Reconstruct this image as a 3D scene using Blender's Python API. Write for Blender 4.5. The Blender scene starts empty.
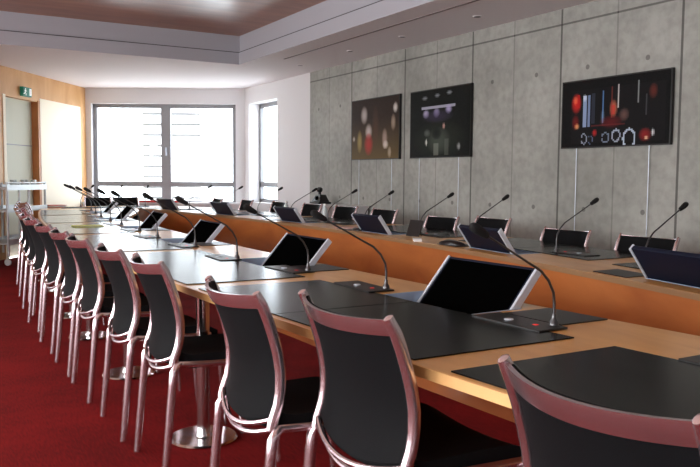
import bpy, math, random
from mathutils import Vector, Matrix
random.seed(7)
sc = bpy.context.scene
col = sc.collection
R = math.radians

# ------------------------------------------------------------------ camera
F, CX, CY, HY, ROLL, H, VX = 765., 350., 233.5, 178., 0.007, 1.22, -97.
tilt = math.atan((CY-HY)/F)
yaw = math.atan((CX-VX)*math.cos(tilt)/F)
fw = Vector((math.sin(yaw)*math.cos(tilt), math.cos(yaw)*math.cos(tilt), -math.sin(tilt)))
r0 = Vector((math.cos(yaw), -math.sin(yaw), 0)); u0 = r0.cross(fw)
rt = r0*math.cos(ROLL)+u0*math.sin(ROLL); up = rt.cross(fw)
cd = bpy.data.cameras.new('camera'); cam = bpy.data.objects.new('camera', cd); col.objects.link(cam)
m = Matrix((rt, up, -fw)).transposed().to_4x4(); m.translation = (0, 0, H)
cam.matrix_world = m
cd.sensor_width = 36; cd.lens = 36*F/700; cd.clip_start = 0.05; cd.clip_end = 200
sc.camera = cam

# ------------------------------------------------------------------ materials
def newmat(name):
    mt = bpy.data.materials.new(name); mt.use_nodes = True
    nt = mt.node_tree; b = nt.nodes['Principled BSDF']
    return mt, nt, b
def srgb(c):
    return tuple(((x/255)/12.92 if x/255 <= .04045 else ((x/255+.055)/1.055)**2.4) for x in c)+(1,)
def plain(name, c, rough=.5, metal=0, spec=.5, emit=0, noise=0, nscale=30, bump=0, coat=0):
    mt, nt, b = newmat(name)
    c = srgb(c)
    b.inputs['Base Color'].default_value = c; b.inputs['Roughness'].default_value = rough
    b.inputs['Metallic'].default_value = metal; b.inputs['Specular IOR Level'].default_value = spec
    b.inputs['Coat Weight'].default_value = coat; b.inputs['Coat Roughness'].default_value = .12
    if emit:
        b.inputs['Emission Color'].default_value = c; b.inputs['Emission Strength'].default_value = emit
    tc = nt.nodes.new('ShaderNodeTexCoord'); nz = nt.nodes.new('ShaderNodeTexNoise')
    nz.inputs['Scale'].default_value = nscale; nz.inputs['Detail'].default_value = 4
    nt.links.new(tc.outputs['Object'], nz.inputs['Vector'])
    if noise:
        mx = nt.nodes.new('ShaderNodeMix'); mx.data_type = 'RGBA'
        mx.inputs[6].default_value = tuple(x*(1-noise) for x in c[:3])+(1,)
        mx.inputs[7].default_value = tuple(min(1, x*(1+noise)) for x in c[:3])+(1,)
        nt.links.new(nz.outputs['Fac'], mx.inputs[0]); nt.links.new(mx.outputs[2], b.inputs['Base Color'])
    if bump:
        bp = nt.nodes.new('ShaderNodeBump'); bp.inputs['Strength'].default_value = bump; bp.inputs['Distance'].default_value = .005
        nt.links.new(nz.outputs['Fac'], bp.inputs['Height']); nt.links.new(bp.outputs['Normal'], b.inputs['Normal'])
    return mt
def woodmat(name, c1, c2, scale, rough, coat=0, spec=.5):
    """scale = vector stretching of the grain"""
    mt, nt, b = newmat(name)
    tc = nt.nodes.new('ShaderNodeTexCoord'); mp = nt.nodes.new('ShaderNodeMapping')
    mp.inputs['Scale'].default_value = scale
    nz = nt.nodes.new('ShaderNodeTexNoise'); nz.inputs['Scale'].default_value = 3; nz.inputs['Detail'].default_value = 6
    nz.inputs['Distortion'].default_value = .6
    rp = nt.nodes.new('ShaderNodeValToRGB')
    rp.color_ramp.elements[0].color = srgb(c1); rp.color_ramp.elements[1].color = srgb(c2)
    rp.color_ramp.elements[0].position = .3; rp.color_ramp.elements[1].position = .72
    nt.links.new(tc.outputs['Object'], mp.inputs['Vector']); nt.links.new(mp.outputs[0], nz.inputs['Vector'])
    nt.links.new(nz.outputs['Fac'], rp.inputs['Fac']); nt.links.new(rp.outputs['Color'], b.inputs['Base Color'])
    b.inputs['Roughness'].default_value = rough; b.inputs['Coat Weight'].default_value = coat
    b.inputs['Coat Roughness'].default_value = .15; b.inputs['Specular IOR Level'].default_value = spec
    return mt
def concretemat():
    mt, nt, b = newmat('concrete'); L = nt.links
    N = nt.nodes.new
    tc = N('ShaderNodeTexCoord'); sep = N('ShaderNodeSeparateXYZ'); L.new(tc.outputs['Object'], sep.inputs[0])
    def M(op, a, bb=None, c=None):
        n = N('ShaderNodeMath'); n.operation = op
        for i, v in enumerate((a, bb, c)):
            if v is None: continue
            if isinstance(v, (int, float)): n.inputs[i].default_value = v
            else: L.new(v, n.inputs[i])
        return n.outputs[0]
    y, z = sep.outputs['Y'], sep.outputs['Z']
    def line(coord, origin, pitch, half):
        t = M('DIVIDE', M('SUBTRACT', coord, origin), pitch)
        fr = M('ABSOLUTE', M('SUBTRACT', t, M('ROUND', t)))
        return M('LESS_THAN', fr, half/pitch)
    vj = line(y, 3.98, 1.29, .011)
    hj = line(z, 2.655, 1.33*2, .009)
    vj2 = M('MULTIPLY', line(y, 4.62, 1.29, .008), .35)
    # tie holes
    t = M('DIVIDE', M('SUBTRACT', y, 4.3), .645); fy = M('MULTIPLY', M('SUBTRACT', t, M('ROUND', t)), .645)
    t2 = M('DIVIDE', M('SUBTRACT', z, .95), 1.28); fz = M('MULTIPLY', M('SUBTRACT', t2, M('ROUND', t2)), 1.28)
    dd = M('ADD', M('MULTIPLY', fy, fy), M('MULTIPLY', fz, fz))
    hole = M('LESS_THAN', dd, .0005)
    mask = M('MINIMUM', M('ADD', M('ADD', M('MULTIPLY', vj, .8), M('MULTIPLY', hj, .7)), M('ADD', vj2, M('MULTIPLY', hole, .6))), 1)
    nz = N('ShaderNodeTexNoise'); nz.inputs['Scale'].default_value = 1.1; nz.inputs['Detail'].default_value = 9; nz.inputs['Roughness'].default_value = .62
    L.new(tc.outputs['Object'], nz.inputs['Vector'])
    rp = N('ShaderNodeValToRGB'); e = rp.color_ramp.elements
    e[0].position = .32; e[0].color = srgb((140, 140, 134)); e[1].position = .7; e[1].color = srgb((176, 176, 169))
    L.new(nz.outputs['Fac'], rp.inputs['Fac'])
    n2 = N('ShaderNodeTexNoise'); n2.inputs['Scale'].default_value = 14; n2.inputs['Detail'].default_value = 6
    L.new(tc.outputs['Object'], n2.inputs['Vector'])
    r2 = N('ShaderNodeValToRGB'); r2.color_ramp.elements[0].position = .3; r2.color_ramp.elements[0].color = (.82, .82, .82, 1)
    r2.color_ramp.elements[1].position = .6; r2.color_ramp.elements[1].color = (1, 1, 1, 1)
    L.new(n2.outputs['Fac'], r2.inputs['Fac'])
    mu = N('ShaderNodeMix'); mu.data_type = 'RGBA'; mu.blend_type = 'MULTIPLY'; mu.inputs[0].default_value = 1
    L.new(rp.outputs['Color'], mu.inputs[6]); L.new(r2.outputs['Color'], mu.inputs[7])
    mx = N('ShaderNodeMix'); mx.data_type = 'RGBA'
    L.new(mask, mx.inputs[0]); L.new(mu.outputs[2], mx.inputs[6]); mx.inputs[7].default_value = srgb((62, 60, 58))
    L.new(mx.outputs[2], b.inputs['Base Color']); b.inputs['Roughness'].default_value = .7
    return mt
def carpetmat():
    mt, nt, b = newmat('red_carpet'); L = nt.links
    tc = nt.nodes.new('ShaderNodeTexCoord')
    n1 = nt.nodes.new('ShaderNodeTexNoise'); n1.inputs['Scale'].default_value = 2.2; n1.inputs['Detail'].default_value = 3
    mp = nt.nodes.new('ShaderNodeMapping'); mp.inputs['Scale'].default_value = (60, 9, 1); mp.inputs['Rotation'].default_value = (0, 0, R(-32))
    n2 = nt.nodes.new('ShaderNodeTexNoise'); n2.inputs['Scale'].default_value = 2; n2.inputs['Detail'].default_value = 5
    L.new(tc.outputs['Object'], n1.inputs['Vector']); L.new(tc.outputs['Object'], mp.inputs['Vector']); L.new(mp.outputs[0], n2.inputs['Vector'])
    ad = nt.nodes.new('ShaderNodeMath'); ad.operation = 'ADD'
    L.new(n1.outputs['Fac'], ad.inputs[0]); L.new(n2.outputs['Fac'], ad.inputs[1])
    ml = nt.nodes.new('ShaderNodeMath'); ml.operation = 'MULTIPLY'; ml.inputs[1].default_value = .5; L.new(ad.outputs[0], ml.inputs[0])
    rp = nt.nodes.new('ShaderNodeValToRGB'); e = rp.color_ramp.elements
    e[0].position = .35; e[0].color = srgb((90, 14, 15)); e[1].position = .65; e[1].color = srgb((128, 22, 23))
    L.new(ml.outputs[0], rp.inputs['Fac']); L.new(rp.outputs['Color'], b.inputs['Base Color'])
    b.inputs['Roughness'].default_value = .95; b.inputs['Specular IOR Level'].default_value = .1
    return mt
def glassmat():
    mt = bpy.data.materials.new('window_glass'); mt.use_nodes = True; nt = mt.node_tree; nt.nodes.clear()
    o = nt.nodes.new('ShaderNodeOutputMaterial'); mx = nt.nodes.new('ShaderNodeMixShader')
    t = nt.nodes.new('ShaderNodeBsdfTransparent'); g = nt.nodes.new('ShaderNodeBsdfGlossy'); g.inputs['Roughness'].default_value = .02
    t.inputs[0].default_value = (.95, .98, 1, 1); mx.inputs[0].default_value = .06
    nt.links.new(t.outputs[0], mx.inputs[1]); nt.links.new(g.outputs[0], mx.inputs[2]); nt.links.new(mx.outputs[0], o.inputs[0])
    return mt
def vcolmat(name, rough=.6):
    mt, nt, b = newmat(name); b.inputs['Specular IOR Level'].default_value = .12
    a = nt.nodes.new('ShaderNodeVertexColor'); a.layer_name = 'print'
    nt.links.new(a.outputs[0], b.inputs['Base Color']); b.inputs['Roughness'].default_value = rough
    return mt

M_alu = plain('brushed_aluminium', (222, 206, 211), .27, .96)
M_steel = plain('polished_steel', (205, 205, 205), .18, 1)
M_fabric = plain('black_mesh_fabric', (17, 18, 20), .7, 0, .1, noise=.25, nscale=400, bump=.15)
M_seat = plain('black_seat_mesh', (10, 10, 12), .85, 0, .2, noise=.2, nscale=300)
M_top = woodmat('honey_wood_table', (208, 150, 82), (232, 180, 108), (3, .6, 1), .28, .25)
M_edge = woodmat('honey_wood_edge', (206, 152, 92), (230, 184, 124), (1, .6, 1), .4)
M_apron = woodmat('orange_wood_panel', (166, 90, 40), (194, 118, 60), (1, .5, 1.5), .38, .2)
M_wall_wood = woodmat('maple_wall', (206, 152, 96), (222, 174, 120), (1.5, 1.5, .5), .45)
M_ceil_wood = woodmat('ceiling_veneer', (142, 78, 38), (170, 104, 60), (.5, 2.5, 1), .3, .18)
M_pad = plain('black_desk_pad', (12, 12, 13), .2, 0, .1, noise=.1, nscale=200)
M_black = plain('black_plastic', (16, 16, 18), .35)
M_screen = plain('dark_screen', (3, 3, 3), .25, 0, .0)
M_mback = plain('navy_black_casing', (17, 23, 40), .45, 0, .15)
M_silver = plain('silver_casing', (205, 214, 226), .35, .25)
M_tray = plain('blue_grey_tray', (168, 190, 215), .3, .1)
M_foam = plain('black_foam', (14, 14, 15), .9, noise=.3, nscale=900)
M_neck = plain('dark_gooseneck', (92, 92, 94), .3, .9)
M_white = plain('white_plaster', (222, 220, 222), .8)
M_soffit = plain('ceiling_paint', (228, 220, 222), .8)
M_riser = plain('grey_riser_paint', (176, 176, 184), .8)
M_conc = concretemat()
M_carpet = carpetmat()
M_frame = plain('grey_window_frame', (138, 138, 142), .45)
M_glass = glassmat()
M_cream = plain('cream_jamb_and_daylight', (250, 238, 214), .55)  # pale door jamb, and the daylight painted on the maple wall
M_door = plain('pale_green_door', (206, 208, 190), .6)
M_jamb = woodmat('brown_jamb', (170, 104, 52), (190, 124, 70), (1, 1, .4), .5)
M_green = plain('sign_green', (20, 112, 92), .4, emit=.15)
M_signw = plain('sign_white', (230, 240, 235), .4, emit=.3)
M_redfold = plain('red_card', (196, 44, 38), .5)
M_yel = plain('lime_card', (206, 216, 92), .5)
M_paper = plain('white_card', (240, 240, 238), .6)
M_print = vcolmat('photo_print')
M_light = plain('downlight_dark', (40, 36, 34), .4)
M_facade = plain('facade_white', (250, 250, 250), .8)
M_slat = plain('facade_slat', (84, 82, 80), .7)
M_blueg = plain('outside_blue', (150, 170, 190), .7)
M_led = plain('red_led', (230, 30, 30), .4, emit=.3)
M_cart = plain('cart_metal', (196, 200, 202), .35, .4)
M_glassw = plain('pale_glassware', (200, 210, 212), .15, 0, .6)
M_ground = plain('outside_ground', (235, 235, 232), .9)

# ------------------------------------------------------------------ mesh builder
class MB:
    def __init__(s): s.v = []; s.f = []; s.sm = []
    def add(s, vs, fs, smooth=False):
        n = len(s.v); s.v += [tuple(v) for v in vs]
        for f in fs: s.f.append([n+i for i in f]); s.sm.append(smooth)
        return s
    def box(s, x0, x1, y0, y1, z0, z1, mat=None):
        vs = [Vector((x, y, z)) for z in (z0, z1) for y in (y0, y1) for x in (x0, x1)]
        if mat is not None: vs = [mat @ v for v in vs]
        return s.add(vs, [(0, 2, 3, 1), (4, 5, 7, 6), (0, 1, 5, 4), (2, 6, 7, 3), (0, 4, 6, 2), (1, 3, 7, 5)])
    def prism(s, poly, z0, z1, mat=None):
        n = len(poly); vs = [Vector((x, y, z0)) for x, y in poly]+[Vector((x, y, z1)) for x, y in poly]
        if mat is not None: vs = [mat @ v for v in vs]
        a = sum(poly[i][0]*poly[(i+1) % n][1]-poly[(i+1) % n][0]*poly[i][1] for i in range(n))
        fs = [tuple(range(n))[::-1], tuple(range(n, 2*n))]+[(i, (i+1) % n, n+(i+1) % n, n+i) for i in range(n)]
        if a < 0: fs = [tuple(f)[::-1] for f in fs]
        return s.add(vs, fs)
    def tube(s, pts, ra, rb=None, side=None, n=10, caps=True, smooth=True):
        """sweep an ellipse: ra along 'side' vector, rb along the other; ra/rb scalars or lists"""
        pts = [Vector(p) for p in pts]; k = len(pts)
        if rb is None: rb = ra
        if not isinstance(ra, (list, tuple)): ra = [ra]*k
        if not isinstance(rb, (list, tuple)): rb = [rb]*k
        vs = []; pv = None
        for i, p in enumerate(pts):
            t = (pts[min(i+1, k-1)]-pts[max(i-1, 0)]).normalized()
            if side is not None: a = Vector(side)
            elif pv is not None: a = pv
            else: a = Vector((0, 0, 1)) if abs(t.z) < .9 else Vector((1, 0, 0))
            a = (a-t*a.dot(t)).normalized(); pv = a; b = t.cross(a)
            for j in range(n):
                th = 2*math.pi*j/n
                vs.append(p+a*ra[i]*math.cos(th)+b*rb[i]*math.sin(th))
        fs = [(i*n+j, i*n+(j+1) % n, (i+1)*n+(j+1) % n, (i+1)*n+j) for i in range(k-1) for j in range(n)]
        s.add(vs, fs, smooth)
        if caps:
            s.add(vs[:n], [tuple(range(n))[::-1]]); s.add(vs[-n:], [tuple(range(n))])
        return s
    def lathe(s, prof, c=(0, 0, 0), n=32, smooth=True):
        vs = [(c[0]+r*math.cos(2*math.pi*j/n), c[1]+r*math.sin(2*math.pi*j/n), c[2]+z) for r, z in prof for j in range(n)]
        k = len(prof)
        fs = [(i*n+j, i*n+(j+1) % n, (i+1)*n+(j+1) % n, (i+1)*n+j) for i in range(k-1) for j in range(n)]
        s.add(vs, fs, smooth); s.add(vs[:n], [tuple(range(n))[::-1]]); s.add(vs[-n:], [tuple(range(n))])
        return s
    def sheet(s, grid, thick_vec=None, smooth=True):
        """grid[i][j] -> points; with thickness along thick_vec"""
        a = len(grid); b = len(grid[0]); P = [Vector(p) for r in grid for p in r]
        fs = [(i*b+j, i*b+j+1, (i+1)*b+j+1, (i+1)*b+j) for i in range(a-1) for j in range(b-1)]
        if thick_vec is None: return s.add(P, fs, smooth)
        tv = Vector(thick_vec); Q = [p+tv for p in P]; s.add(P, [f[::-1] for f in fs], smooth); s.add(Q, fs, smooth)
        idx = [j for j in range(b)]+[i*b+b-1 for i in range(1, a)]+[(a-1)*b+j for j in range(b-2, -1, -1)]+[i*b for i in range(a-2, 0, -1)]
        m_ = len(idx); V = [P[i] for i in idx]+[Q[i] for i in idx]
        s.add(V, [(i, (i+1) % m_, m_+(i+1) % m_, m_+i) for i in range(m_)])
        return s
    def build(s, name, mat, parent=None, bevel=0, recalc=True):
        me = bpy.data.meshes.new(name); me.from_pydata(s.v, [], s.f); me.update()
        for p, sm in zip(me.polygons, s.sm): p.use_smooth = sm
        if recalc:
            import bmesh
            bm = bmesh.new(); bm.from_mesh(me); bmesh.ops.remove_doubles(bm, verts=bm.verts, dist=1e-5)
            bmesh.ops.recalc_face_normals(bm, faces=bm.faces); bm.to_mesh(me); bm.free()
            try: me.set_sharp_from_angle(angle=R(40))
            except Exception: pass
        me.materials.append(mat)
        o = bpy.data.objects.new(name, me); col.objects.link(o)
        if parent is not None: o.parent = parent
        if bevel:
            b = o.modifiers.new('bevel', 'BEVEL'); b.width = bevel; b.segments = 2; b.limit_method = 'ANGLE'
        return o
def tag(o, label=None, cat=None, group=None, kind=None):
    if label: o['label'] = label
    if cat: o['category'] = cat
    if group: o['group'] = group
    if kind: o['kind'] = kind
    return o
def empty(name, loc=(0, 0, 0), rz=0):
    o = bpy.data.objects.new(name, None); o.empty_display_size = .05; col.objects.link(o)
    o.location = loc; o.rotation_euler = (0, 0, rz); return o
def copy_tree(o, parent=None):
    c = o.copy(); col.objects.link(c)
    if parent is not None: c.parent = parent
    for ch in list(o.children): copy_tree(ch, c)
    return c
def struct(o): o['kind'] = 'structure'; return o

# ------------------------------------------------------------------ plan curves
def nf(y): return 1.04+.012*(y-4.4)**2                # near table, chair side edge
def fi(y): return 3.5-.0215*(y-7.3)**2                # far table, inner edge
def fo(y): return fi(y)+.97
def nin(y):                                           # near table, inner edge
    b = nf(y)+.97
    if y <= 9.2: return b
    t = (y-9.2)/(11.8-9.2); return b*(1-t)+fi(11.8)*t if t < 1 else fi(11.8)
ZT, TH = .74, .028
MODF = [1.44, 3.16, 4.93, 6.72, 8.5, 10.2]
MODT = [1.6, 3.16, 4.8, 6.45, 8.1, 9.75]
MOD = [-1.7, -.05, 1.6, 3.25, 4.9, 6.55, 8.2, 9.85]
XW = 5.34                                             # concrete wall
P0, P1, P2 = Vector((XW, 12.94, 0)), Vector((2.87, 14.42, 0)), Vector((1.24, 12.13, 0))
P3 = P2+(P2-P1).normalized()*2.6
XL, YB, ZC, ZW = -4.0, -4.0, 2.8, 3.2

# ------------------------------------------------------------------ room shell
floor_poly = [(XL, YB), (XW, YB), (XW, P0.y), (P1.x, P1.y), (P2.x, P2.y), (P3.x, P3.y), (XL, P3.y)]
struct(MB().prism(floor_poly, -.05, 0).build('floor', M_carpet))
TX0, TX1, TY0, TY1 = -2.9, 4.13, -3.0, 10.22          # ceiling recess
w = MB()
w.prism([(TX1, YB-.2), (XW+.5, YB-.2), (XW+.5, P0.y+.3), (P0.x, P0.y+.3), (P1.x, P1.y+.4), (P1.x-.3, P1.y+.4), (P3.x-.3, P3.y+.3), (P3.x-.3, TY1), (TX1, TY1)], ZC, ZC+.1)
w.prism([(XL-.2, YB-.2), (TX0, YB-.2), (TX0, P3.y+.6), (XL-.2, P3.y+.6)], ZC, ZC+.1)
w.prism([(TX0, YB-.2), (TX1, YB-.2), (TX1, TY0), (TX0, TY0)], ZC, ZC+.1)
w.prism([(TX0, TY1), (P3.x-.3, TY1), (P3.x-.3, P3.y+.6), (TX0, P3.y+.6)], ZC, ZC+.1)
struct(w.build('ceiling', M_soffit))
# lower riser, painted shadow line, upper riser
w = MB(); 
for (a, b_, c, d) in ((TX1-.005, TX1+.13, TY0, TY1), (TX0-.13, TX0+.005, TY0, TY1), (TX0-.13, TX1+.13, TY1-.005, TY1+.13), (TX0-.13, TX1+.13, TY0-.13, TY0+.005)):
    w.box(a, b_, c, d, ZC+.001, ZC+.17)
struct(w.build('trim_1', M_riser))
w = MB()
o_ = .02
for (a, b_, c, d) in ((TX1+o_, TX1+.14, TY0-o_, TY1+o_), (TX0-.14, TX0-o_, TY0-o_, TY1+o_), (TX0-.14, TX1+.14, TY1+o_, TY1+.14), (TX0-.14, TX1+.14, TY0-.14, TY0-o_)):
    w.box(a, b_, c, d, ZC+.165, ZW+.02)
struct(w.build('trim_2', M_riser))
struct(MB().box(TX0-.14, TX1+.14, TY0-.14, TY1+.1, ZW, ZW+.1).build('ceiling_wood', M_ceil_wood))
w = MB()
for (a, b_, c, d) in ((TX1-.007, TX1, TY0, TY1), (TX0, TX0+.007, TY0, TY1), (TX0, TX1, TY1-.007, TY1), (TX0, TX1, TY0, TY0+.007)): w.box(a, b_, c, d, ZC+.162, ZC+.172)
struct(w.build('trim_shadow_line', plain('painted_shadow_line', (90, 88, 92), .8)))  # shade at the riser step, painted as a thin dark band
# slot in the soffit
struct(MB().box(4.43, 4.455, -3, 9.4, ZC-.004, ZC+.002).build('trim_3', plain('slot_grey', (120, 108, 108), .7)))
# concrete wall + white continuation with the narrow window
struct(MB().box(XW, XW+.3, YB, 10.39, 0, ZC+.1).build('wall_right', M_conc))
w = MB(); WY0, WY1, WZ0, WZ1 = 11.57, 12.76, .78, 2.52
w.box(XW, XW+.3, 10.39, WY0, 0, ZC+.1); w.box(XW, XW+.3, WY1, P0.y+.2, 0, ZC+.1)
w.box(XW, XW+.3, WY0, WY1, 0, WZ0); w.box(XW, XW+.3, WY0, WY1, WZ1, ZC+.1)
struct(w.build('wall_right_white', M_white))
wf = MB(); fx0, fx1 = XW+.2, XW+.26
wf.box(fx0, fx1, WY0, WY0+.06, WZ0, WZ1); wf.box(fx0, fx1, WY1-.06, WY1, WZ0, WZ1)
wf.box(fx0, fx1, WY0, WY1, WZ0, WZ0+.06); wf.box(fx0, fx1, WY0, WY1, WZ1-.07, WZ1); wf.box(fx0, fx1, WY0, WY1, 1.05, 1.14)
wo = struct(wf.build('window_2', M_frame))
MB().box(fx0+.025, fx0+.03, WY0+.05, WY1-.05, WZ0+.05, WZ1-.06).build('window_pane', M_glass, wo)

def wallmat(A, B):
    """local x along wall, local y outwards, z up"""
    d = (B-A).normalized(); n = Vector((d.y, -d.x, 0))
    mid = Vector((2.5, 8, 0))
    if (A-mid).dot(n) < 0: n = -n
    mm = Matrix((d, n, Vector((0, 0, 1)))).transposed().to_4x4(); mm.translation = A
    return mm
MW = wallmat(P0, P1); LW = (P1-P0).length
MD = wallmat(P1, P2); LD = (P3-P1).length
w = MB(); S0, S1, Z0, Z1 = .17, 2.78, .72, 2.53
w.box(-.25, S0, 0, .3, 0, ZC+.1, MW); w.box(S1, LW+.1, 0, .3, 0, ZC+.1, MW)
w.box(S0, S1, 0, .3, 0, Z0, MW); w.box(S0, S1, 0, .3, Z1, ZC+.1, MW)
struct(w.build('wall_far', M_white))
wf = MB(); a, b_ = .1, .17
wf.box(S0, S0+.07, a, b_, Z0, Z1, MW); wf.box(S1-.07, S1, a, b_, Z0, Z1, MW)
wf.box(S0, S1, a, b_, Z0, Z0+.06, MW); wf.box(S0, S1, a, b_, Z1-.07, Z1, MW)
wf.box(1.37, 1.54, a-.01, b_, Z0, Z1, MW); wf.box(S0, S1, a-.005, b_, 1.04, 1.13, MW)
wo = struct(wf.build('window_1', M_frame))
pn = MB()
for s0, s1 in ((S0+.06, 1.38), (1.53, S1-.06)):
    for z0, z1 in ((Z0+.05, 1.05), (1.12, Z1-.06)): pn.box(s0, s1, .13, .136, z0, z1, MW)
pn.build('window_pane', M_glass, wo)
MB().box(1.44, 1.46, .05, .1, 1.62, 1.75, MW).box(1.435, 1.465, .08, .1, 1.6, 1.66, MW).build('window_handle', M_silver, wo)
struct(MB().box(.02, LW-.02, -.30, .09, .73, .76, MW).box(.02, LW-.02, -.28, -.25, 0, .73, MW).build('trim_4', M_white))
# wooden wall with door
w = MB(); D0, D1, DZ = 1.74, 2.70, 2.38
w.box(-.02, D0, 0, .15, 0, ZC+.1, MD); w.box(D1, LD+.1, 0, .15, 0, ZC+.1, MD); w.box(D0, D1, 0, .15, DZ, ZC+.1, MD)
struct(w.build('wall_left', M_wall_wood))
dr = struct(MB().box(D0, D1, .1, .14, 0, DZ, MD).build('door_1', M_door))
MB().box(D0+.01, D1-.01, .095, .1, 1.68, 1.695, MD).build('door_rail', M_frame, dr)
MB().box(D0-.05, D0+.01, -.012, .1, 0, DZ+.02, MD).build('door_jamb', M_jamb, dr)
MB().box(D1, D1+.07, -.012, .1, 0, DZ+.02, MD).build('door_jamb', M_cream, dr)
struct(MB().box(.24, D0-.06, -.012, .001, .0, 2.44, MD).build('trim_daylight_patch', M_cream))  # daylight on the maple wall, painted in as a cream sheet
# hidden side of the room (behind the camera)
w = MB(); w.box(XL-.2, P3.x+.05, P3.y, P3.y+.2, 0, ZC+.1)
struct(w.build('wall_side', M_white))
struct(MB().box(XL-.2, XW+.3, YB-.2, YB, 0, ZC+.1).build('wall_back', M_white))
w = MB()
ys = [YB, -2.6, -.2, .4, 2.8, 3.4, 5.8, 6.4, 8.8, P3.y+.1]
w.box(XL-.2, XL, YB, P3.y+.1, 0, .8); w.box(XL-.2, XL, YB, P3.y+.1, 2.4, ZC+.1)
for i in range(0, len(ys), 2): w.box(XL-.2, XL, ys[i], ys[i+1], .8, 2.4)
struct(w.build('wall_window_side', M_white))
# outside
struct(MB().box(-20, 40, -20, 60, -4.1, -4).build('ground', M_ground))
fd = MB().box(1.6, 4.3, 7.5, 8, -3, 2.55, MW)
fac = fd.build('building', M_facade)
sl = MB()
for k in range(30): sl.box(2.35, 3.95, 7.40, 7.52, -2+.29*k, -1.95+.29*k, MW)
tag(fac, 'white building with horizontal louvres seen through the wide window', 'building')
fac.hide_render = False
# taller slab carrying the louvres
fd2 = MB().box(2.5, 4.3, 7.5, 8, 2.55, 6.5, MW).build('tower', M_facade, fac)
sl.build('louvre', M_slat, fac)

# ------------------------------------------------------------------ tables
def breaks(lo, hi, step, extra):
    s = [lo, hi]+[e for e in extra if lo < e < hi]
    k = lo
    while k < hi: s.append(k); k += step
    s = sorted(s); out = []
    for a in s:
        if not out or a-out[-1] > 1e-4: out.append(a)
    return out
TRA, TRB = .50, 1.05
def run_top(ylo, yhi, outer, inner, o_tray, sign, name, parent, MOD=MODT):
    """outer(y): chair side x; inner(y): inside x; trays cut between the two offsets measured from outer"""
    ex = [m_+t for m_ in MOD for t in (TRA, TRB)]
    ysb = breaks(ylo, yhi, .35, ex); mb = MB()
    def X(k, y):
        return [outer(y), outer(y)+sign*o_tray[0], outer(y)+sign*o_tray[1], inner(y)][k]
    def hole(ya, yb, k):
        mid = (ya+yb)/2
        return k == 1 and any(m_+TRA < mid < m_+TRB for m_ in MOD)
    for ya, yb in zip(ysb[:-1], ysb[1:]):
        for k in range(3):
            if hole(ya, yb, k): continue
            for z in (ZT, ZT-TH):
                mb.add([(X(k, ya), ya, z), (X(k+1, ya), ya, z), (X(k+1, yb), yb, z), (X(k, yb), yb, z)], [(0, 1, 2, 3)])
        for k in (0, 3):
            mb.add([(X(k, ya), ya, ZT), (X(k, yb), yb, ZT), (X(k, yb), yb, ZT-TH), (X(k, ya), ya, ZT-TH)], [(0, 1, 2, 3)])
    for y in (ylo, yhi):
        mb.add([(X(0, y), y, ZT), (X(3, y), y, ZT), (X(3, y), y, ZT-TH), (X(0, y), y, ZT-TH)], [(0, 1, 2, 3)])
    for m_ in MOD:
        ya, yb = m_+TRA, m_+TRB
        if ya < ylo or yb > yhi: continue
        for (k1, a, k2, c) in ((1, ya, 1, yb), (2, ya, 2, yb), (1, ya, 2, ya), (1, yb, 2, yb)):
            mb.add([(X(k1, a), a, ZT), (X(k2, c), c, ZT), (X(k2, c), c, ZT-TH), (X(k1, a), a, ZT-TH)], [(0, 1, 2, 3)])
    return mb.build(name, M_top, parent)
def patch(outer, sign, o0, o1, y0, y1, name, mat, parent, z0=ZT-.001, z1=ZT+.004, n=4):
    mb = MB(); P = []; Q = []
    for i in range(n+1):
        y = y0+(y1-y0)*i/n
        P.append((outer(y)+sign*o0, y)); Q.append((outer(y)+sign*o1, y))
    mb.prism(P+Q[::-1], z0, z1)
    return mb.build(name, mat, parent)
def column(x, y, parent):
    c = MB().lathe([(.031, .02), (.031, ZT-TH)], (x, y, 0), 28).build('column', M_steel, parent)
    MB().lathe([(.155, 0), (.158, .006), (.15, .014), (.04, .018), (.036, .03)], (x, y, 0), 48).build('base_plate', M_steel, c)
    MB().lathe([(.09, ZT-TH-.012), (.09, ZT-TH-.001)], (x, y, 0), 28).build('mounting_plate', M_steel, c)
def edge_strip(f, off, ylo, yhi, z0, z1, th, mat, name, parent):
    ysb = breaks(ylo, yhi, .4, []); A = [(f(y)+off, y) for y in ysb]; B = [(f(y)+off+th, y) for y in ysb]
    return MB().prism(A+B[::-1], z0, z1).build(name, mat, parent)

near = empty('conference_table', (nf(0), -1.7, 0))
near.location = (0, 0, 0)
tag(near, 'long honey wood conference table with black desk pads, lined by chairs on the near side', 'table')
run_top(-1.6, 11.8, nf, nin, (.60, .87), 1, 'table_top', near)
edge_strip(nf, -.006, -1.6, 11.8, ZT-TH-.001, ZT-.0005, .006, M_edge, 'edge_band', near)
edge_strip(lambda y: nin(y), -.10, -1.6, 11.7, .30, ZT-TH, .02, M_apron, 'modesty_panel', near)
for y in (.55, 2.5, 3.37, 4.71, 5.97, 6.93, 8.56, 9.43, 11.3): column(nf(y)+(.125 if y != 2.5 else .5), y, near)
for y in (.0, 11.0): pass
for i, S in enumerate(MOD):
    for (a, b_) in ((.035, .815), (.822, 1.54)):
        if S+b_ < -1.5: continue
        patch(nf, 1, .02, .61, S+a, S+b_, 'desk_pad', M_pad, near)
    if S+.2 > -1.5: patch(nf, 1, .735, .955, S+.20, S+.46, 'cable_hatch', M_black, near)

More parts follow.
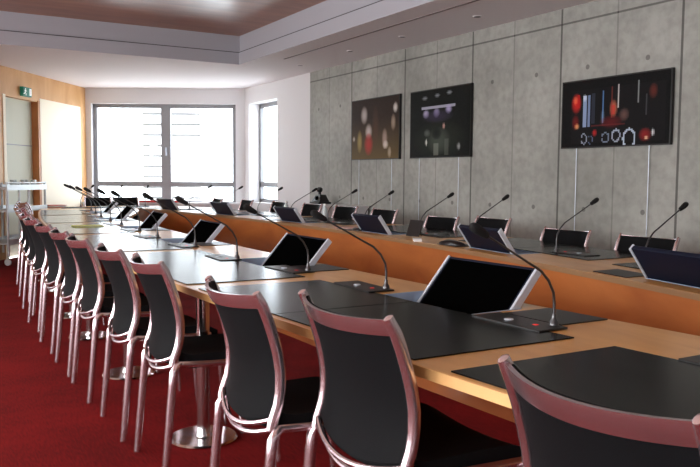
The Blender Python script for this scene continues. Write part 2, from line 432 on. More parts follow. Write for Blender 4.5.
far = empty('conference_table', (0, 0, 0))
tag(far, 'long conference table on the far side with an orange wood front panel', 'table')
run_top(-.6, 11.8, fo, fi, (.58, .85), -1, 'table_top', far, MODF)
edge_strip(fi, -.004, -.6, 11.8, ZT-TH-.001, ZT-.0005, .006, plain('grey_brown_edge', (150, 116, 84), .3, 0, .5), 'edge_band', far)
edge_strip(fi, .012, -.6, 11.75, .22, ZT-TH, .02, M_apron, 'front_panel', far)
for y in (0.6, 2.6, 3.81, 5.54, 6.5, 8.4, 9.32, 11.2): column(fo(y)-.13, y, far)
for i, S in enumerate(MODF):
    if S < -.5: continue
    for (a, b_) in ((.035, .815), (.822, 1.54)): patch(fo, -1, .02, .61, S+a, S+b_, 'desk_pad', M_pad, far)
    patch(fo, -1, .74, .93, S+1.10, S+1.36, 'cable_hatch', M_black, far)

endt = empty('end_table', (0, 0, 0))
tag(endt, 'rounded wooden table closing the far end of the conference tables, near the windows', 'table')
poly = [(nf(11.8), 11.81), (fo(11.8), 11.81)]
for t in range(1, 10):
    a = math.pi*t/10
poly = [(nf(11.8), 11.806), (fo(11.8), 11.806), (fo(11.8)-.05, 12.15), (fo(11.8)-.3, 12.5), (fo(11.8)-.8, 12.68), (nf(12)+.7, 12.68), (nf(12)+.25, 12.55), (nf(12)+.03, 12.3)]
MB().prism(poly, ZT-TH, ZT).build('table_top', M_top, endt)
for x in (2.3, 3.6): column(x, 12.3, endt)
cxm = [(nf(12)+.25, 11.84), (fo(11.8)-.3, 11.84), (fo(11.8)-.35, 12.3), (nf(12)+.35, 12.3)]
MB().prism(cxm, ZT, ZT+.003).build('desk_pad', M_pad, endt)

# ------------------------------------------------------------------ chairs (sitter faces +X, origin on the floor under the backrest top)
def make_chair():
    c = empty('conference_chair'); W = .205
    prof = [(-.006, .889), (-.004, .885), (.018, .845), (.036, .80), (.054, .745), (.066, .70), (.075, .645), (.075, .59), (.068, .545), (.052, .50), (.045, .47)]
    for s in (1, -1):
        MB().tube([(x, s*W, z) for x, z in prof], [.006, .014]+[.0175]*9, [.004, .009]+[.0125]*9, side=(1, 0, 0), n=12).build('back_post', M_alu, c)
        MB().tube([(.075, s*(W+.006), .475), (.055, s*(W+.014), .468), (.042, s*(W+.016), .445), (.036, s*(W+.016), .39), (.0, s*(W+.02), .004)], [.012, .015, .0175, .0175, .0155], [.011, .0135, .015, .015, .013], side=(1, 0, 0), n=12).build('leg', M_alu, c)
        MB().tube([(.42, s*(W+.006), .445), (.45, s*(W+.012), .435), (.465, s*(W+.014), .40), (.50, s*(W+.018), .004)], [.011, .013, .0135, .0105], side=(1, 0, 0), n=12).build('leg', M_alu, c)
        MB().tube([(.05, s*(W-.0), .472), (.2, s*(W-.0), .462), (.43, s*(W-.0), .455)], .013, .011, side=(0, 0, 1), n=10).build('seat_rail', M_alu, c)
    BU = .062
    def bx(y, u=1.0): return -BU*u*(1-(y/W)**2)
    # top rail : curved band
    g = []
    N = 16
    for z, xo in ((.880, 0), (.868, .003), (.852, .010), (.838, .017)):
        g.append([(bx(y)+xo-.004, y, z-.010*(1-(y/W)**2)) for y in [-W+2*W*i/N for i in range(N+1)]])
    MB().sheet(g, (.012, 0, 0)).build('top_rail', M_alu, c)
    # mesh back
    g = []
    zs = [.840, .80, .745, .70, .645, .59, .545, .515]
    def px(z):
        for (x1, z1), (x2, z2) in zip(prof[:-1], prof[1:]):
            if z2 <= z <= z1: return x1+(x2-x1)*(z1-z)/(z1-z2)
        return prof[-1][0]
    for k, z in enumerate(zs):
        u = 1-.35*k/(len(zs)-1)
        row = []
        for i in range(N+1):
            y = -W+2*W*i/N; q = 1-(y/W)**2
            zz = z-.010*q-(.03*q if k == len(zs)-1 else (.012*q if k == len(zs)-2 else 0))
            row.append((px(z)+bx(y, u)-.002, y*.97, zz))
        g.append(row)
    MB().sheet(g, (.006, 0, 0)).build('backrest', M_fabric, c)
    # inner fabric lip, higher than the rail on the sitter's side
    g = [[(bx(y)+.012+xo, y*.96, z-.004*(1-(y/W)**2)) for y in [-W+2*W*i/N for i in range(N+1)]] for z, xo in ((.874, 0), (.82, .022))]
    MB().sheet(g, (.004, 0, 0)).build('inner_lining', M_fabric, c)
    # lower bows
    for dz, dx, r in ((0, -.004, .0075), (-.03, .012, .0085)):
        MB().tube([(.052+bx(y, .75)+dx, y, .505+dz-.045*(1-(y/W)**2)) for y in [-W+2*W*i/N for i in range(N+1)]], r, n=8).build('lower_bow', M_alu, c)
    # seat
    g = []
    for i, x in enumerate([.062+.408*k/12 for k in range(13)]):
        row = []
        for j in range(13):
            y = -.20+.40*j/12; q = 1-(y/.2)**2
            z = .502-.014*q-.03*max(0, (x-.38)/.09)**2+.03*max(0, (.14-x)/.08)**2
            row.append((x-.035*q*max(0, (.2-x)/.14), y*.955, z))
        g.append(row)
    MB().sheet(g, (0, 0, -.055)).build('seat', M_seat, c)
    MB().tube([(.30, -W, .425), (.30, W, .425)], .009, n=8).build('crossbar', M_alu, c)
    MB().tube([(.455, -W, .425), (.455, W, .425)], .009, n=8).build('crossbar', M_alu, c)
    return c
chair0 = make_chair()
ORD = ['nearest', 'second', 'third', 'fourth', 'fifth', 'sixth', 'seventh', 'eighth', 'ninth', 'tenth', 'eleventh', 'twelfth', 'thirteenth', 'fourteenth']
# near side: (x, y, rotation) of the centre between the two back posts
near_ch = [(.965, .87, 0), (1.005, 1.765, R(-1)), (.875, 2.235, 0), (.86, 3.13, R(0)), (.84, 3.71, 0), (.83, 4.42, 0), (.835, 5.02, 0), (.845, 5.72, R(1)), (.875, 6.55, R(2)), (.93, 7.3, R(3)), (1.0, 8.1, R(4)), (1.09, 9.0, R(6)), (1.2, 9.85, R(7)), (1.32, 10.7, R(8)), ]
extra = {0: 'with its curved metal rail across the corner of the picture', 1: 'with its back tilted towards the wide black desk pad', 2: 'beside the second steel column'}
first = True
for i, (x, y, rz) in enumerate(near_ch):
    o = chair0 if i == 0 else copy_tree(chair0)
    o.location = (x, y, 0); o.rotation_euler = (0, 0, rz); o.scale = (1, [1, 1.17, .98, .92, .93, 1, .95][i] if i < 7 else .97, 1)
    lab = ('nearest black mesh chair with pinkish metal frame, partly cut off, at the near table' if i == 0 else
           '%s black mesh chair from the camera along the near side of the table' % ORD[i])
    if i == len(near_ch)-1: lab = 'black mesh chair with metal frame, farthest of the near row, by the trolley'
    tag(o, lab, 'chair', 'chairs along the near side')
far_ch = [(4.33, 3.43, .955), (4.37, 4.20, .955), (4.46, 5.15, 1.0), (4.50, 5.93, .97), (4.56, 7.05, 1.0), (4.59, 7.95, 1.0), (4.60, 8.85, 1.0), (4.57, 9.8, 1.0), (4.48, 10.75, 1.0), (4.33, 11.6, 1.0)]
for i, (x, y, zs) in enumerate(far_ch):
    o = copy_tree(chair0); o.location = (x, y, 0); o.rotation_euler = (0, 0, math.pi+R([3, 2, -2, 3, 0, 2, 1, -2, -4, -6][i])); o.scale = (1, 1.08 if i < 4 else 1.16, zs)
    tag(o, '%s black mesh chair from the camera behind the far table' % ORD[i], 'chair', 'chairs along the far side')
for i, (x, y, rz) in enumerate([(2.75, 12.98, R(-95)), (3.2, 12.98, R(-88))]):
    o = copy_tree(chair0); o.location = (x, y, 0); o.rotation_euler = (0, 0, rz); o.scale = (1, 1, 1)
    tag(o, ['black mesh chair behind the end table, closer to the wooden wall', 'black mesh chair behind the end table, closer to the narrow window'][i], 'chair', 'chairs at the end table')

# ------------------------------------------------------------------ monitors rising from trays (local: screen faces -X, +Y to the far end)
def make_monitor():
    c = empty('monitor'); w2 = .272
    # tray box open at the top
    x0, x1, d = -.133, .133, .075
    t = MB()
    t.box(x0, x1, -w2, w2, -d, -d+.004)
    for (a, b_, p, q) in ((x0, x0+.006, -w2, w2), (x1-.006, x1, -w2, w2), (x0, x1, -w2, -w2+.006), (x0, x1, w2-.006, w2)):
        t.box(a, b_, p, q, -d, .001)
    t.build('tray', M_tray, c)
    # tilted panel: base at (-.02,-.06) up to (.17,.155)
    A = Vector((.038, 0, -.068)); B = Vector((.228, 0, .145)); d_ = (B-A).normalized(); n = Vector((-d_.z, 0, d_.x))
    mm = Matrix((d_, Vector((0, 1, 0)), n)).transposed().to_4x4(); mm.translation = A
    Lp = (B-A).length; hw = .25
    MB().box(0, Lp, -hw, hw, -.022, -.001, mm).build('casing', M_mback, c, bevel=.003)
    MB().box(.012, Lp-.014, -hw+.014, hw-.014, -.002, .0012, mm).build('screen', M_screen, c)
    for s in (-1, 1):
        y0, y1 = (hw-.001, hw+.012) if s > 0 else (-hw-.012, -hw+.001)
        MB().box(-.0, Lp+.001, y0, y1, -.028, .004, mm).build('side_bracket', M_silver, c, bevel=.002)
    return c
mon0 = make_monitor(); k = 0
for S, side in [(S, 0) for S in MODT]+[(S, 1) for S in MODF]:
    if True:
        yc = S+.775
        o = mon0 if k == 0 else copy_tree(mon0); k += 1
        if side == 0:
            slope = (nf(yc+.1)-nf(yc-.1))/.2
            o.location = (nf(yc)+.735, yc, ZT); o.rotation_euler = (0, 0, -math.atan(slope))
        else:
            slope = (fo(yc+.1)-fo(yc-.1))/.2
            o.location = (fo(yc)-.735, yc, ZT); o.rotation_euler = (0, 0, math.pi-math.atan(slope))
        if side == 1: o.location.x += .02; o.scale = (.9, 1, 1.14)
        o['_y'] = yc; o['_s'] = side
cnt = [0, 0]
for o in sorted([o for o in col.objects if o.parent is None and o.name.startswith('monitor')], key=lambda o: o['_y']):
    s = o['_s']; i = cnt[s]; cnt[s] += 1
    y = o['_y']
    if s == 0:
        lab = ['large black monitor with silver sides tilted up from the near table, closest to the camera', 'second black monitor from the camera along the near table', 'third black monitor from the camera along the near table', 'fourth black monitor from the camera along the near table', 'fifth black monitor from the camera along the near table', 'farthest black monitor on the near table, closest to the windows'][i]
        tag(o, lab, 'monitor', 'monitors on the near table')
    else:
        tag(o, 'big dark navy monitor back on the far table, cut off by the picture edge' if i == 0 else
            '%s dark monitor back from the camera along the far table' % ORD[i], 'monitor', 'monitors on the far table')
    del o['_y']; del o['_s']
# ------------------------------------------------------------------ microphones (local: gooseneck leans to -X; origin at neck foot on the table)
def make_mic(lean=-.33, top=.335):
    c = empty('conference_microphone')
    pl = MB().box(-.115, .012, -.05, .27, .002, .009).build('control_panel', M_black, c, bevel=.002)
    MB().lathe([(.016, .009), (.016, .012), (.012, .013)], (-.065, .14, 0), 16).build('button', M_silver, pl)
    MB().box(-.06, -.045, .02, .035, .009, .0105).build('button_light', M_led, pl)
    MB().lathe([(.016, .009), (.014, .02), (.008, .03), (.0075, .045)], (0, 0, 0), 16).build('neck_socket', M_neck, c)
    pts = [(0, 0, .04), (0, 0, .08), (-.005, 0, .115), (-.028, 0, .155), (-.065, 0, .19)]
    E_ = Vector((lean*.9, 0, top*.93))
    for t in (.3, .6, .85, 1): pts.append(tuple(Vector((-.065, 0, .19)).lerp(E_, t)))
    MB().tube(pts, [.005, .005, .0045, .0045, .0045, .004, .0036, .0036, .004], n=10).build('gooseneck', M_neck, c)
    d = (E_-Vector((-.065, 0, .19))).normalized()
    prof = [(0, .006), (.006, .011), (.02, .0125), (.042, .0150), (.058, .0155), (.07, .013), (.077, .007), (.079, .002)]
    MB().tube([tuple(E_+d*(a-.01)) for a, r in prof], [r for a, r in prof], n=14).build('microphone_head', M_foam, c)
    return c
mic0 = make_mic()
near_m = [(1.02, 1, 0), (1.79, 1, .0), (2.74, 1, 0), (3.46, 1, 0), (4.15, 1, 0), (5.05, 1, 0), (5.93, 1, 0), (6.75, 1, 0), (7.65, 1, 0), (8.4, 1, 0), (9.3, 1, 0), (10.05, 1, 0), (10.95, 1, 0)]
for i, (y, sc_, dz) in enumerate(near_m):
    o = mic0 if i == 0 else copy_tree(mic0)
    xo = [.70, .69, .705, .72, .62, .67, .64, .68, .68, .68, .68, .68, .68][i]
    o.location = (nf(y)+xo, y, ZT); o.scale = (1, 1, 1.07 if y > 4 else 1); o.rotation_euler = (0, 0, R([0, 1, -2, 2, -3, 0, 3, -1, 2, 0, -2, 1, 0][i]))
    tag(o, ('nearest gooseneck microphone on the near table, head cropped by the picture' if i == 0 else
            '%s black gooseneck microphone from the front on the near table' % ORD[i]), 'microphone', 'microphones on the near table')
far_m = [(2.74, .38), (3.62, .46), (4.57, .42), (5.36, .40), (6.42, .42), (7.2, .42), (8.1, .42), (8.95, .42), (10.05, .42), (10.95, .42)]
for i, (y, off) in enumerate(far_m):
    o = copy_tree(mic0); o.location = (fi(y)+off, y, ZT); o.rotation_euler = (0, 0, math.pi+R([2, -3, 2, 0, 3, -2, 0, 2, 0, 1][i])); o.scale = (1, 1, 1.03)
    tag(o, '%s black gooseneck microphone from the front on the far table' % ORD[i], 'microphone', 'microphones on the far table')
for i, (x, y, rz) in enumerate([(2.35, 12.28, -1.2), (2.85, 12.3, -1.4), (3.35, 12.3, -1.7)]):
    o = copy_tree(mic0); o.location = (x, y, ZT+.003); o.rotation_euler = (0, 0, rz+math.pi)
    tag(o, 'black gooseneck microphone on the end table, %s' % ['nearest the wooden wall', 'between the two others', 'nearest the narrow window'][i], 'microphone', 'microphones on the end table')

# ------------------------------------------------------------------ pictures
def paint(W_, H_, bg, ops):
    px = [[list(bg) for _ in range(W_)] for _ in range(H_)]
    rnd = random.Random(3)
    for r in px:
        for p in r:
            n = rnd.random()*6
            for i in range(3): p[i] += n
    for op in ops:
        kind, c, x0, y0, x1, y1, st = op       # fractions, y down
        for j in range(H_):
            for i in range(W_):
                u, v = (i+.5)/W_, (j+.5)/H_
                if kind == 'r': a = 1 if x0 <= u <= x1 and y0 <= v <= y1 else 0
                elif kind == 'g':
                    a = 1 if (x0 <= u <= x1 and y0 <= v <= y1) else 0; a *= (v-y0)/(y1-y0) if y1 > y0 else 0
                else:
                    cx, cy, rx, ry = (x0+x1)/2, (y0+y1)/2, max(1e-4, (x1-x0)/2), max(1e-4, (y1-y0)/2)
                    q = ((u-cx)/rx)**2+((v-cy)/ry)**2; a = max(0, 1-q)**.7 if q < 1 else 0
                    if kind == 'o': a = 1 if .55 < q < 1 else 0
                a *= st
                if a > 0:
                    for k_ in range(3): px[j][i][k_] = px[j][i][k_]*(1-a)+c[k_]*a
    return px
def picture(y0, y1, z0, z1, W_, H_, bg, ops, label, rods):
    """y1 > y0; the image's left is the far end (y1)"""
    c = empty('picture', (XW-.03, (y0+y1)/2, z0)); c.location = (0, 0, 0)
    tag(c, label, 'picture', 'framed photographs on the concrete wall')
    MB().box(XW-.035, XW-.008, y0, y1, z0, z1).build('backing_board', M_black, c)
    px = paint(W_, H_, bg, ops); mb = MB(); vs = []; fs = []; cl = []
    for j in range(H_+1):
        for i in range(W_+1):
            vs.append((XW-.0365, y1-.012-(y1-y0-.024)*i/W_, z1-.012-(z1-z0-.024)*j/H_))
    for j in range(H_):
        for i in range(W_):
            a = j*(W_+1)+i; fs.append((a, a+W_+1, a+W_+2, a+1)); cl.append(px[j][i])
    mb.add(vs, fs); o = mb.build('photo_print', M_print, c, recalc=False)
    at_ = o.data.color_attributes.new('print', 'FLOAT_COLOR', 'CORNER')
    li = 0
    for f, cc in zip(o.data.polygons, cl):
        q = srgb([max(0, min(255, v)) for v in cc])
        for l in f.loop_indices: at_.data[l].color = q
    for y in rods:
        MB().tube([(XW-.02, y, 0), (XW-.02, y, z0+.01)], .0035, n=8).build('support_rod', M_silver, c)
    return c
B_ = (12, 12, 12)
ops3 = [('r', (26, 24, 26), .1, .13, .97, .95, .6)]
ops3 += [('e', (215, 40, 35), .09, .17, .2, .5, .9), ('e', (235, 120, 80), .11, .22, .16, .36, .8), ('r', (190, 30, 30), .15, .2, .18, .4, .7), ('e', (160, 30, 30), .1, .5, .18, .75, .6), ('e', (240, 170, 110), .13, .64, .18, .74, .9),
         ('r', (150, 170, 205), .215, .22, .245, .7, .9), ('r', (130, 150, 190), .265, .22, .285, .7, .85), ('e', (230, 235, 245), .21, .2, .25, .32, .7), ('r', (60, 66, 84), .3, .2, .33, .66, .6),
         ('r', (90, 130, 180), .405, .18, .418, .66, .9), ('e', (120, 150, 185), .39, .45, .43, .7, .5), ('e', (205, 110, 80), .47, .32, .55, .6, .9), ('r', (190, 60, 50), .49, .4, .52, .55, .8), ('r', (150, 60, 50), .49, .14, .498, .6, .6),
         ('r', (205, 200, 195), .545, .12, .555, .45, .9), ('e', (170, 120, 110), .56, .46, .66, .66, .5), ('r', (150, 155, 155), .725, .1, .735, .42, .8), ('r', (80, 80, 84), .8, .3, .805, .6, .7),
         ('e', (120, 50, 40), .82, .15, .9, .38, .7), ('e', (150, 30, 35), .38, .55, .6, .75, .5), ('r', (110, 40, 40), .3, .68, .62, .7, .6),
         ('o', (170, 180, 200), .2, .8, .26, .97, .8), ('o', (120, 140, 180), .27, .83, .32, .97, .6), ('e', (200, 40, 40), .31, .74, .36, .86, .8), ('o', (150, 165, 190), .4, .8, .48, .96, .7), ('o', (190, 200, 220), .5, .76, .58, .95, .8), ('o', (190, 205, 225), .6, .76, .72, 1.05, .9), ('e', (160, 40, 40), .74, .76, .86, .97, .8), ('e', (240, 200, 160), .79, .88, .83, .94, .9), ('e', (235, 235, 240), .85, .78, .88, .9, .9)]
picture(4.03, 5.21, 1.505, 2.115, 84, 44, B_, ops3, 'wide black picture of red and blue vertical light streaks on the concrete wall', (4.24, 5.03))
ops2 = [('e', (38, 44, 34), .05, .45, .95, 1.05, .8), ('r', (190, 190, 210), .2, .25, .77, .275, .8), ('e', (190, 180, 215), .22, .28, .34, .42, .95), ('e', (175, 165, 205), .4, .27, .52, .42, .95), ('e', (175, 165, 205), .6, .24, .72, .38, .95), ('e', (70, 60, 90), .2, .3, .75, .5, .6),
        ('e', (160, 165, 170), .2, .08, .31, .14, .8), ('e', (160, 165, 170), .42, .06, .52, .12, .8), ('e', (160, 165, 170), .62, .04, .72, .1, .8),
        ('e', (90, 96, 88), .3, .55, .7, .98, .6), ('r', (130, 134, 124), .42, .8, .5, .98, .6), ('r', (100, 104, 96), .6, .75, .66, .97, .5), ('e', (235, 235, 225), .27, .72, .31, .84, .9), ('e', (210, 160, 150), .56, .5, .61, .6, .9), ('e', (180, 180, 180), .8, .8, .86, .92, .8), ('e', (120, 125, 120), .24, .58, .36, .7, .6), ('e', (10, 12, 10), .38, .55, .55, .75, .7)]
picture(6.53, 7.68, 1.46, 2.25, 60, 50, (14, 15, 13), ops2, 'middle dark picture with a row of pale violet lamps on the concrete wall', (6.75, 7.5))
ops1 = [('g', (104, 84, 48), 0, .3, 1, 1, .9), ('e', (190, 180, 176), .2, .1, .36, .42, .9), ('e', (205, 190, 186), .3, .4, .46, .68, .9), ('e', (175, 55, 50), .28, .56, .48, .95, .9), ('e', (170, 150, 90), .12, .5, .24, .9, .8), ('e', (200, 190, 180), .02, .6, .08, .7, .8),
        ('e', (225, 220, 215), .88, .1, .98, .28, .9), ('e', (190, 170, 150), .84, .28, .94, .56, .7), ('e', (185, 160, 150), .66, .5, .78, .85, .8), ('e', (225, 215, 205), .68, .7, .8, .85, .8), ('e', (200, 180, 160), .78, .8, .86, 1, .7), ('e', (90, 60, 44), .45, .1, .6, .8, .5)]
picture(7.91, 9.08, 1.46, 2.26, 60, 50, (44, 32, 26), ops1, 'dark brown picture with pale and red figures, farthest along the concrete wall', (8.1, 8.9))

# ------------------------------------------------------------------ exit sign
e = empty('exit_sign'); e['_']=0; del e['_']; tag(e, 'green emergency exit sign with a white running figure above the pale door', 'sign')
MB().box(2.03, 2.28, -.06, -.005, 2.42, 2.56, MD).build('sign_box', M_green, e, bevel=.004)
p = MB(); y0, y1 = -.064, -.06
# local x runs away from the viewer's right: the figure stands towards larger x, the pale doorway towards smaller x
p.box(2.04, 2.10, y0, y1, 2.44, 2.545, MD)
p.box(2.205, 2.225, y0, y1, 2.52, 2.54, MD)
def bar(a, b, t):
    (xa, za), (xb, zb) = a, b; L_ = math.hypot(xb-xa, zb-za); nx, nz = -(zb-za)/L_*t/2, (xb-xa)/L_*t/2
    q = [(xa+nx, za+nz), (xb+nx, zb+nz), (xb-nx, zb-nz), (xa-nx, za-nz)]
    vs = [MD @ Vector((x, y0, z)) for x, z in q]+[MD @ Vector((x, y1, z)) for x, z in q]
    p.add(vs, [(0, 1, 2, 3), (7, 6, 5, 4), (0, 4, 5, 1), (1, 5, 6, 2), (2, 6, 7, 3), (3, 7, 4, 0)])
for a, b, t in (((2.215, 2.515), (2.23, 2.48), .018), ((2.23, 2.48), (2.20, 2.455), .011), ((2.20, 2.455), (2.205, 2.435), .01), ((2.23, 2.48), (2.255, 2.455), .011), ((2.255, 2.455), (2.275, 2.455), .01), ((2.215, 2.51), (2.185, 2.495), .009), ((2.218, 2.51), (2.25, 2.505), .009)): bar(a, b, t)
p.build('running_figure', M_signw, e)

# ------------------------------------------------------------------ downlights
for i, (x, y) in enumerate([(4.87, 9.78), (4.86, 8.37), (4.86, 7.21), (4.88, 5.94)]):
    o = empty('downlight', (x, y, ZC)); tag(o, '%s small recessed downlight counted from the windows, in the soffit beside the concrete wall' % ['first', 'second', 'third', 'fourth', 'fifth', 'sixth'][i], 'light', 'downlights in the soffit')
    MB().lathe([(.045, -.006), (.045, 0), (.03, .001)], (0, 0, 0), 20).build('trim_ring', M_soffit, o)
    MB().lathe([(.034, -.0075), (.034, -.004)], (0, 0, 0), 20).build('lamp_opening', M_light, o)

# ------------------------------------------------------------------ sideboard with the black device
sb = empty('sideboard', (0, 0, 0)); tag(sb, 'low white sideboard against the concrete wall behind the far chairs', 'cabinet')
MB().box(4.92, 5.3, 8.6, 9.85, .83, .855).build('top', M_white, sb)
MB().box(4.95, 5.3, 8.63, 9.82, .06, .83).build('body', M_white, sb)
for k in range(2):
    d = MB().box(4.935, 4.95, 8.64+.59*k, 9.22+.59*k, .08, .82).build('door', M_white, sb)
    MB().box(4.925, 4.935, 9.16+.1*k, 9.18+.1*k, .5, .6).build('handle', M_silver, d)
MB().box(4.97, 5.28, 8.66, 9.79, 0, .06).build('plinth', M_frame, sb)
dv = empty('camera_device', (5.06, 9.52, .855)); tag(dv, 'small black camera device with a round top knob on the white sideboard', 'camera')
MB().prism([(-.10, -.14), (.10, -.14), (.10, .14), (-.10, .14)], 0, .03).build('base', M_black, dv, bevel=.006)
MB().add([(-.08, -.13, .03), (.08, -.13, .03), (.08, .13, .03), (-.08, .13, .03), (-.05, -.10, .13), (.05, -.08, .13), (.05, .08, .13), (-.05, .04, .13)], [(0, 3, 2, 1), (4, 5, 6, 7), (0, 1, 5, 4), (1, 2, 6, 5), (2, 3, 7, 6), (3, 0, 4, 7)]).build('body', M_black, dv, bevel=.01)
MB().lathe([(.02, .125), (.02, .16), (.035, .17), (.045, .195), (.04, .22), (.02, .235)], (0, .02, 0), 18).build('knob', M_black, dv)
MB().tube([(-.05, -.03, .08), (-.085, -.03, .08)], .028, n=16).build('lens', M_screen, dv)

# ------------------------------------------------------------------ trolley by the wooden wall (wall-local frame MD)
tr = empty('trolley'); tag(tr, 'grey metal serving trolley with three shelves by the wooden wall', 'trolley')
s0, s1, d0, d1 = 2.5, 3.6, -.50, -.08
for name, z in (('shelf', .30), ('shelf', .74), ('shelf', 1.04)):
    MB().box(s0, s1, d0, d1, z-.012, z+.012, MD).box(s0, s1, d0-.008, d0+.004, z-.02, z+.055, MD).box(s0, s1, d1-.004, d1+.008, z-.02, z+.055, MD).build(name, M_cart, tr)
for s in (s0+.03, (s0+s1)/2-.05, s1-.03):
    for d in (d0+.01, d1-.01):
        MB().tube([MD @ Vector((s, d, .12)), MD @ Vector((s, d, 1.12))], .017, n=10).build('post', M_cart, tr)
for s in (s0+.06, s1-.06):
    for d in (d0+.04, d1-.04):
        MB().tube([MD @ Vector((s-.012, d, .045)), MD @ Vector((s+.012, d, .045))], .045, n=20).build('castor_wheel', M_cart, tr)
MB().tube([MD @ Vector((s0, d0+.01, 1.12)), MD @ Vector((s1, d0+.01, 1.12))], .012, n=8).build('guard_rail', M_cart, tr)
for i, s in enumerate((2.42, 2.54, 2.66, 2.84, 2.98, 3.12)):
    q = MD @ Vector((s, -.27-.05*(i % 2), 1.052))
    g = MB().lathe([(.026, 0), (.03, .005), (.034, .11), (.031, .11), (.027, .01)], tuple(q), 16).build('drinking_glass', M_glassw)
    tag(g, 'clear drinking glass on the top shelf of the grey trolley', 'glass', 'drinking glasses on the trolley')

# ------------------------------------------------------------------ small items on the tables
def tray_item(name, x, y, z, sx, sy, sz, rz, mat, label, cat):
    o = MB().box(-sx/2, sx/2, -sy/2, sy/2, 0, sz).build(name, mat, None, bevel=min(.004, sz*.3)); o.location = (x, y, z); o.rotation_euler = (0, 0, rz)
    return tag(o, label, cat)
ZP = ZT+.0041
fo_ = empty('document_folder', (nf(7.5)+.34, 7.5, ZP)); fo_.rotation_euler = (0, 0, .05); tag(fo_, 'lime green document folder lying on the near table', 'folder')
MB().box(-.13, .13, -.1, .1, 0, .004).build('back_cover', M_yel, fo_); MB().box(-.12, .12, -.095, .095, .004, .009).build('paper_stack', M_paper, fo_); MB().box(-.13, .13, -.1, .1, .009, .011).build('front_cover', M_yel, fo_)
fr = empty('document_folder', (1.98, 12.33, ZT+.0031)); fr.rotation_euler = (0, 0, .2); tag(fr, 'red document folder lying at the far left end of the tables', 'folder')
MB().box(-.14, .14, -.11, .11, 0, .006).build('back_cover', M_redfold, fr); MB().box(-.13, .13, -.105, .105, .006, .03).build('paper_stack', M_paper, fr); MB().box(-.14, .14, -.11, .11, .03, .036).build('front_cover', M_redfold, fr)
rb = MB().box(-.45, .45, -.06, .06, 0, .035).build('red_cushion', M_redfold, None, bevel=.012); rb.location = MW @ Vector((1.55, -.2, .76)); rb.rotation_euler = (0, 0, math.atan2((P1-P0).y, (P1-P0).x)); tag(rb, 'long thin red cushion on the white sill under the wide window', 'cushion')
# upright dark tablet, white box, pouch
tb = empty('tablet', (3.57, 5.12, ZT)); tb.rotation_euler = (0, 0, R(12)); tag(tb, 'small black tablet standing tilted on the far table beside the white box', 'tablet')
mt_ = Matrix.Rotation(R(22), 4, 'Y')
MB().box(-.004, .004, -.072, .072, .01, .15, mt_).build('casing', M_black, tb, bevel=.002); MB().box(.004, .0048, -.066, .066, .017, .143, mt_).build('screen', M_screen, tb)
MB().tube([(.05, 0, .09), (.11, 0, .006)], .004, n=8).build('stand', M_black, tb)
bxw = empty('card_box', (3.39, 4.79, ZT)); bxw.rotation_euler = (0, 0, R(60)); tag(bxw, 'small flat white box on the far table next to the black pouch', 'box')
MB().box(-.05, .05, -.03, .03, 0, .016).build('body', M_paper, bxw, bevel=.002); MB().box(-.051, .051, -.031, .031, .014, .022).build('lid', M_paper, bxw, bevel=.002)
def lump(name, x, y, rx, ry, rz_, mat, label, cat, seed):
    rnd = random.Random(seed); g = []
    ph = [rnd.random()*6 for _ in range(4)]
    for i in range(9):
        a = math.pi/2*i/8; row = []
        for j in range(25):
            t = 2*math.pi*j/24; k_ = 1+.12*math.sin(3*t+ph[0])+.08*math.sin(5*t+ph[1]+a*3)
            row.append((rx*k_*math.cos(a)**.6*math.cos(t), ry*k_*math.cos(a)**.6*math.sin(t), rz_*math.sin(a)*(1+.2*math.sin(2*t+ph[2])*math.cos(a))))
        g.append(row)
    o = MB().sheet(g).build(name, mat); o.location = (x, y, ZT); return tag(o, label, cat)
lump('pouch', 3.43, 4.42, .06, .13, .035, M_black, 'crumpled black pouch on the inner edge of the far table', 'pouch', 2)
lump('pouch', fi(6.0)+.12, 6.02, .04, .07, .025, M_black, 'little black pouch on the far table behind the third monitor', 'pouch', 5)
nb = MB().box(-.1, .1, -.14, .14, 0, .012).build('notebook', plain('pinkish_paper', (206, 170, 160), .6), None, bevel=.003); nb.location = (fi(6.3)+.2, 6.32, ZT); tag(nb, 'pale pink notebook lying on the far table beside the little pouch', 'notebook')
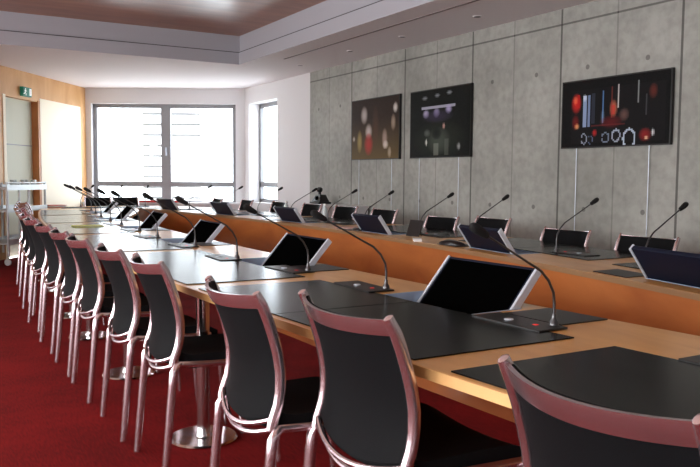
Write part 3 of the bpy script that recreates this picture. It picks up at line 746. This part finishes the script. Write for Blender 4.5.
for i, (x, y) in enumerate([(4.0, 7.42), (4.02, 8.45)]):
    b = empty('water_bottle', (x, y, ZT+.0041)); tag(b, ['clear water bottle on the far table nearer the camera', 'clear water bottle on the far table nearer the windows'][i], 'bottle')
    MB().lathe([(.03, 0), (.032, .01), (.032, .11), (.024, .14), (.012, .16), (.012, .175)], (0, 0, 0), 20).build('body', M_glassw, b)
    MB().lathe([(.014, .172), (.014, .19), (.011, .192)], (0, 0, 0), 16).build('cap', M_paper, b)

# ------------------------------------------------------------------ light
wd = bpy.data.worlds.new('sky'); sc.world = wd; wd.use_nodes = True
bg = wd.node_tree.nodes['Background']; bg.inputs[0].default_value = (.93, .97, 1, 1); bg.inputs[1].default_value = 8
def area(name, loc, rot, sx, sy, power, color=(1, 1, 1), portal=False):
    l = bpy.data.lights.new(name, 'AREA'); l.shape = 'RECTANGLE'; l.size = sx; l.size_y = sy; l.energy = power; l.color = color
    o = bpy.data.objects.new(name, l); col.objects.link(o); o.location = loc; o.rotation_euler = rot
    if portal: l.cycles.is_portal = True
    return o
def facing(d):  # area lights shine along -Z
    return Vector(d).to_track_quat('-Z', 'Y').to_euler()
nW = (MW.to_3x3() @ Vector((0, 1, 0)))
area('window_portal', tuple(MW @ Vector(((S0+S1)/2, .25, (Z0+Z1)/2))), facing(-nW), S1-S0, Z1-Z0, 1, portal=True)
area('window_portal', (XW+.29, (WY0+WY1)/2, (WZ0+WZ1)/2), facing((-1, 0, 0)), WY1-WY0, WZ1-WZ0, 1, portal=True)
for i, y in enumerate((-1.4, 1.6, 4.6, 7.6)):
    area('side_window_light', (XL+.02, y, 1.7), facing((1, 0, -.6)), 2.4, 1.6, 92, (1, .97, .95))
area('ceiling_bounce', (.6, 3.4, ZW-.04), facing((0, 0, -1)), 4, 8, 40, (1, .93, .88))
sc.view_settings.view_transform = 'Standard'
sc.view_settings.look = 'None'
sc.view_settings.exposure = 0
sc.cycles.max_bounces = 8; sc.cycles.diffuse_bounces = 5; sc.cycles.glossy_bounces = 4
sc.cycles.sample_clamp_indirect = 6
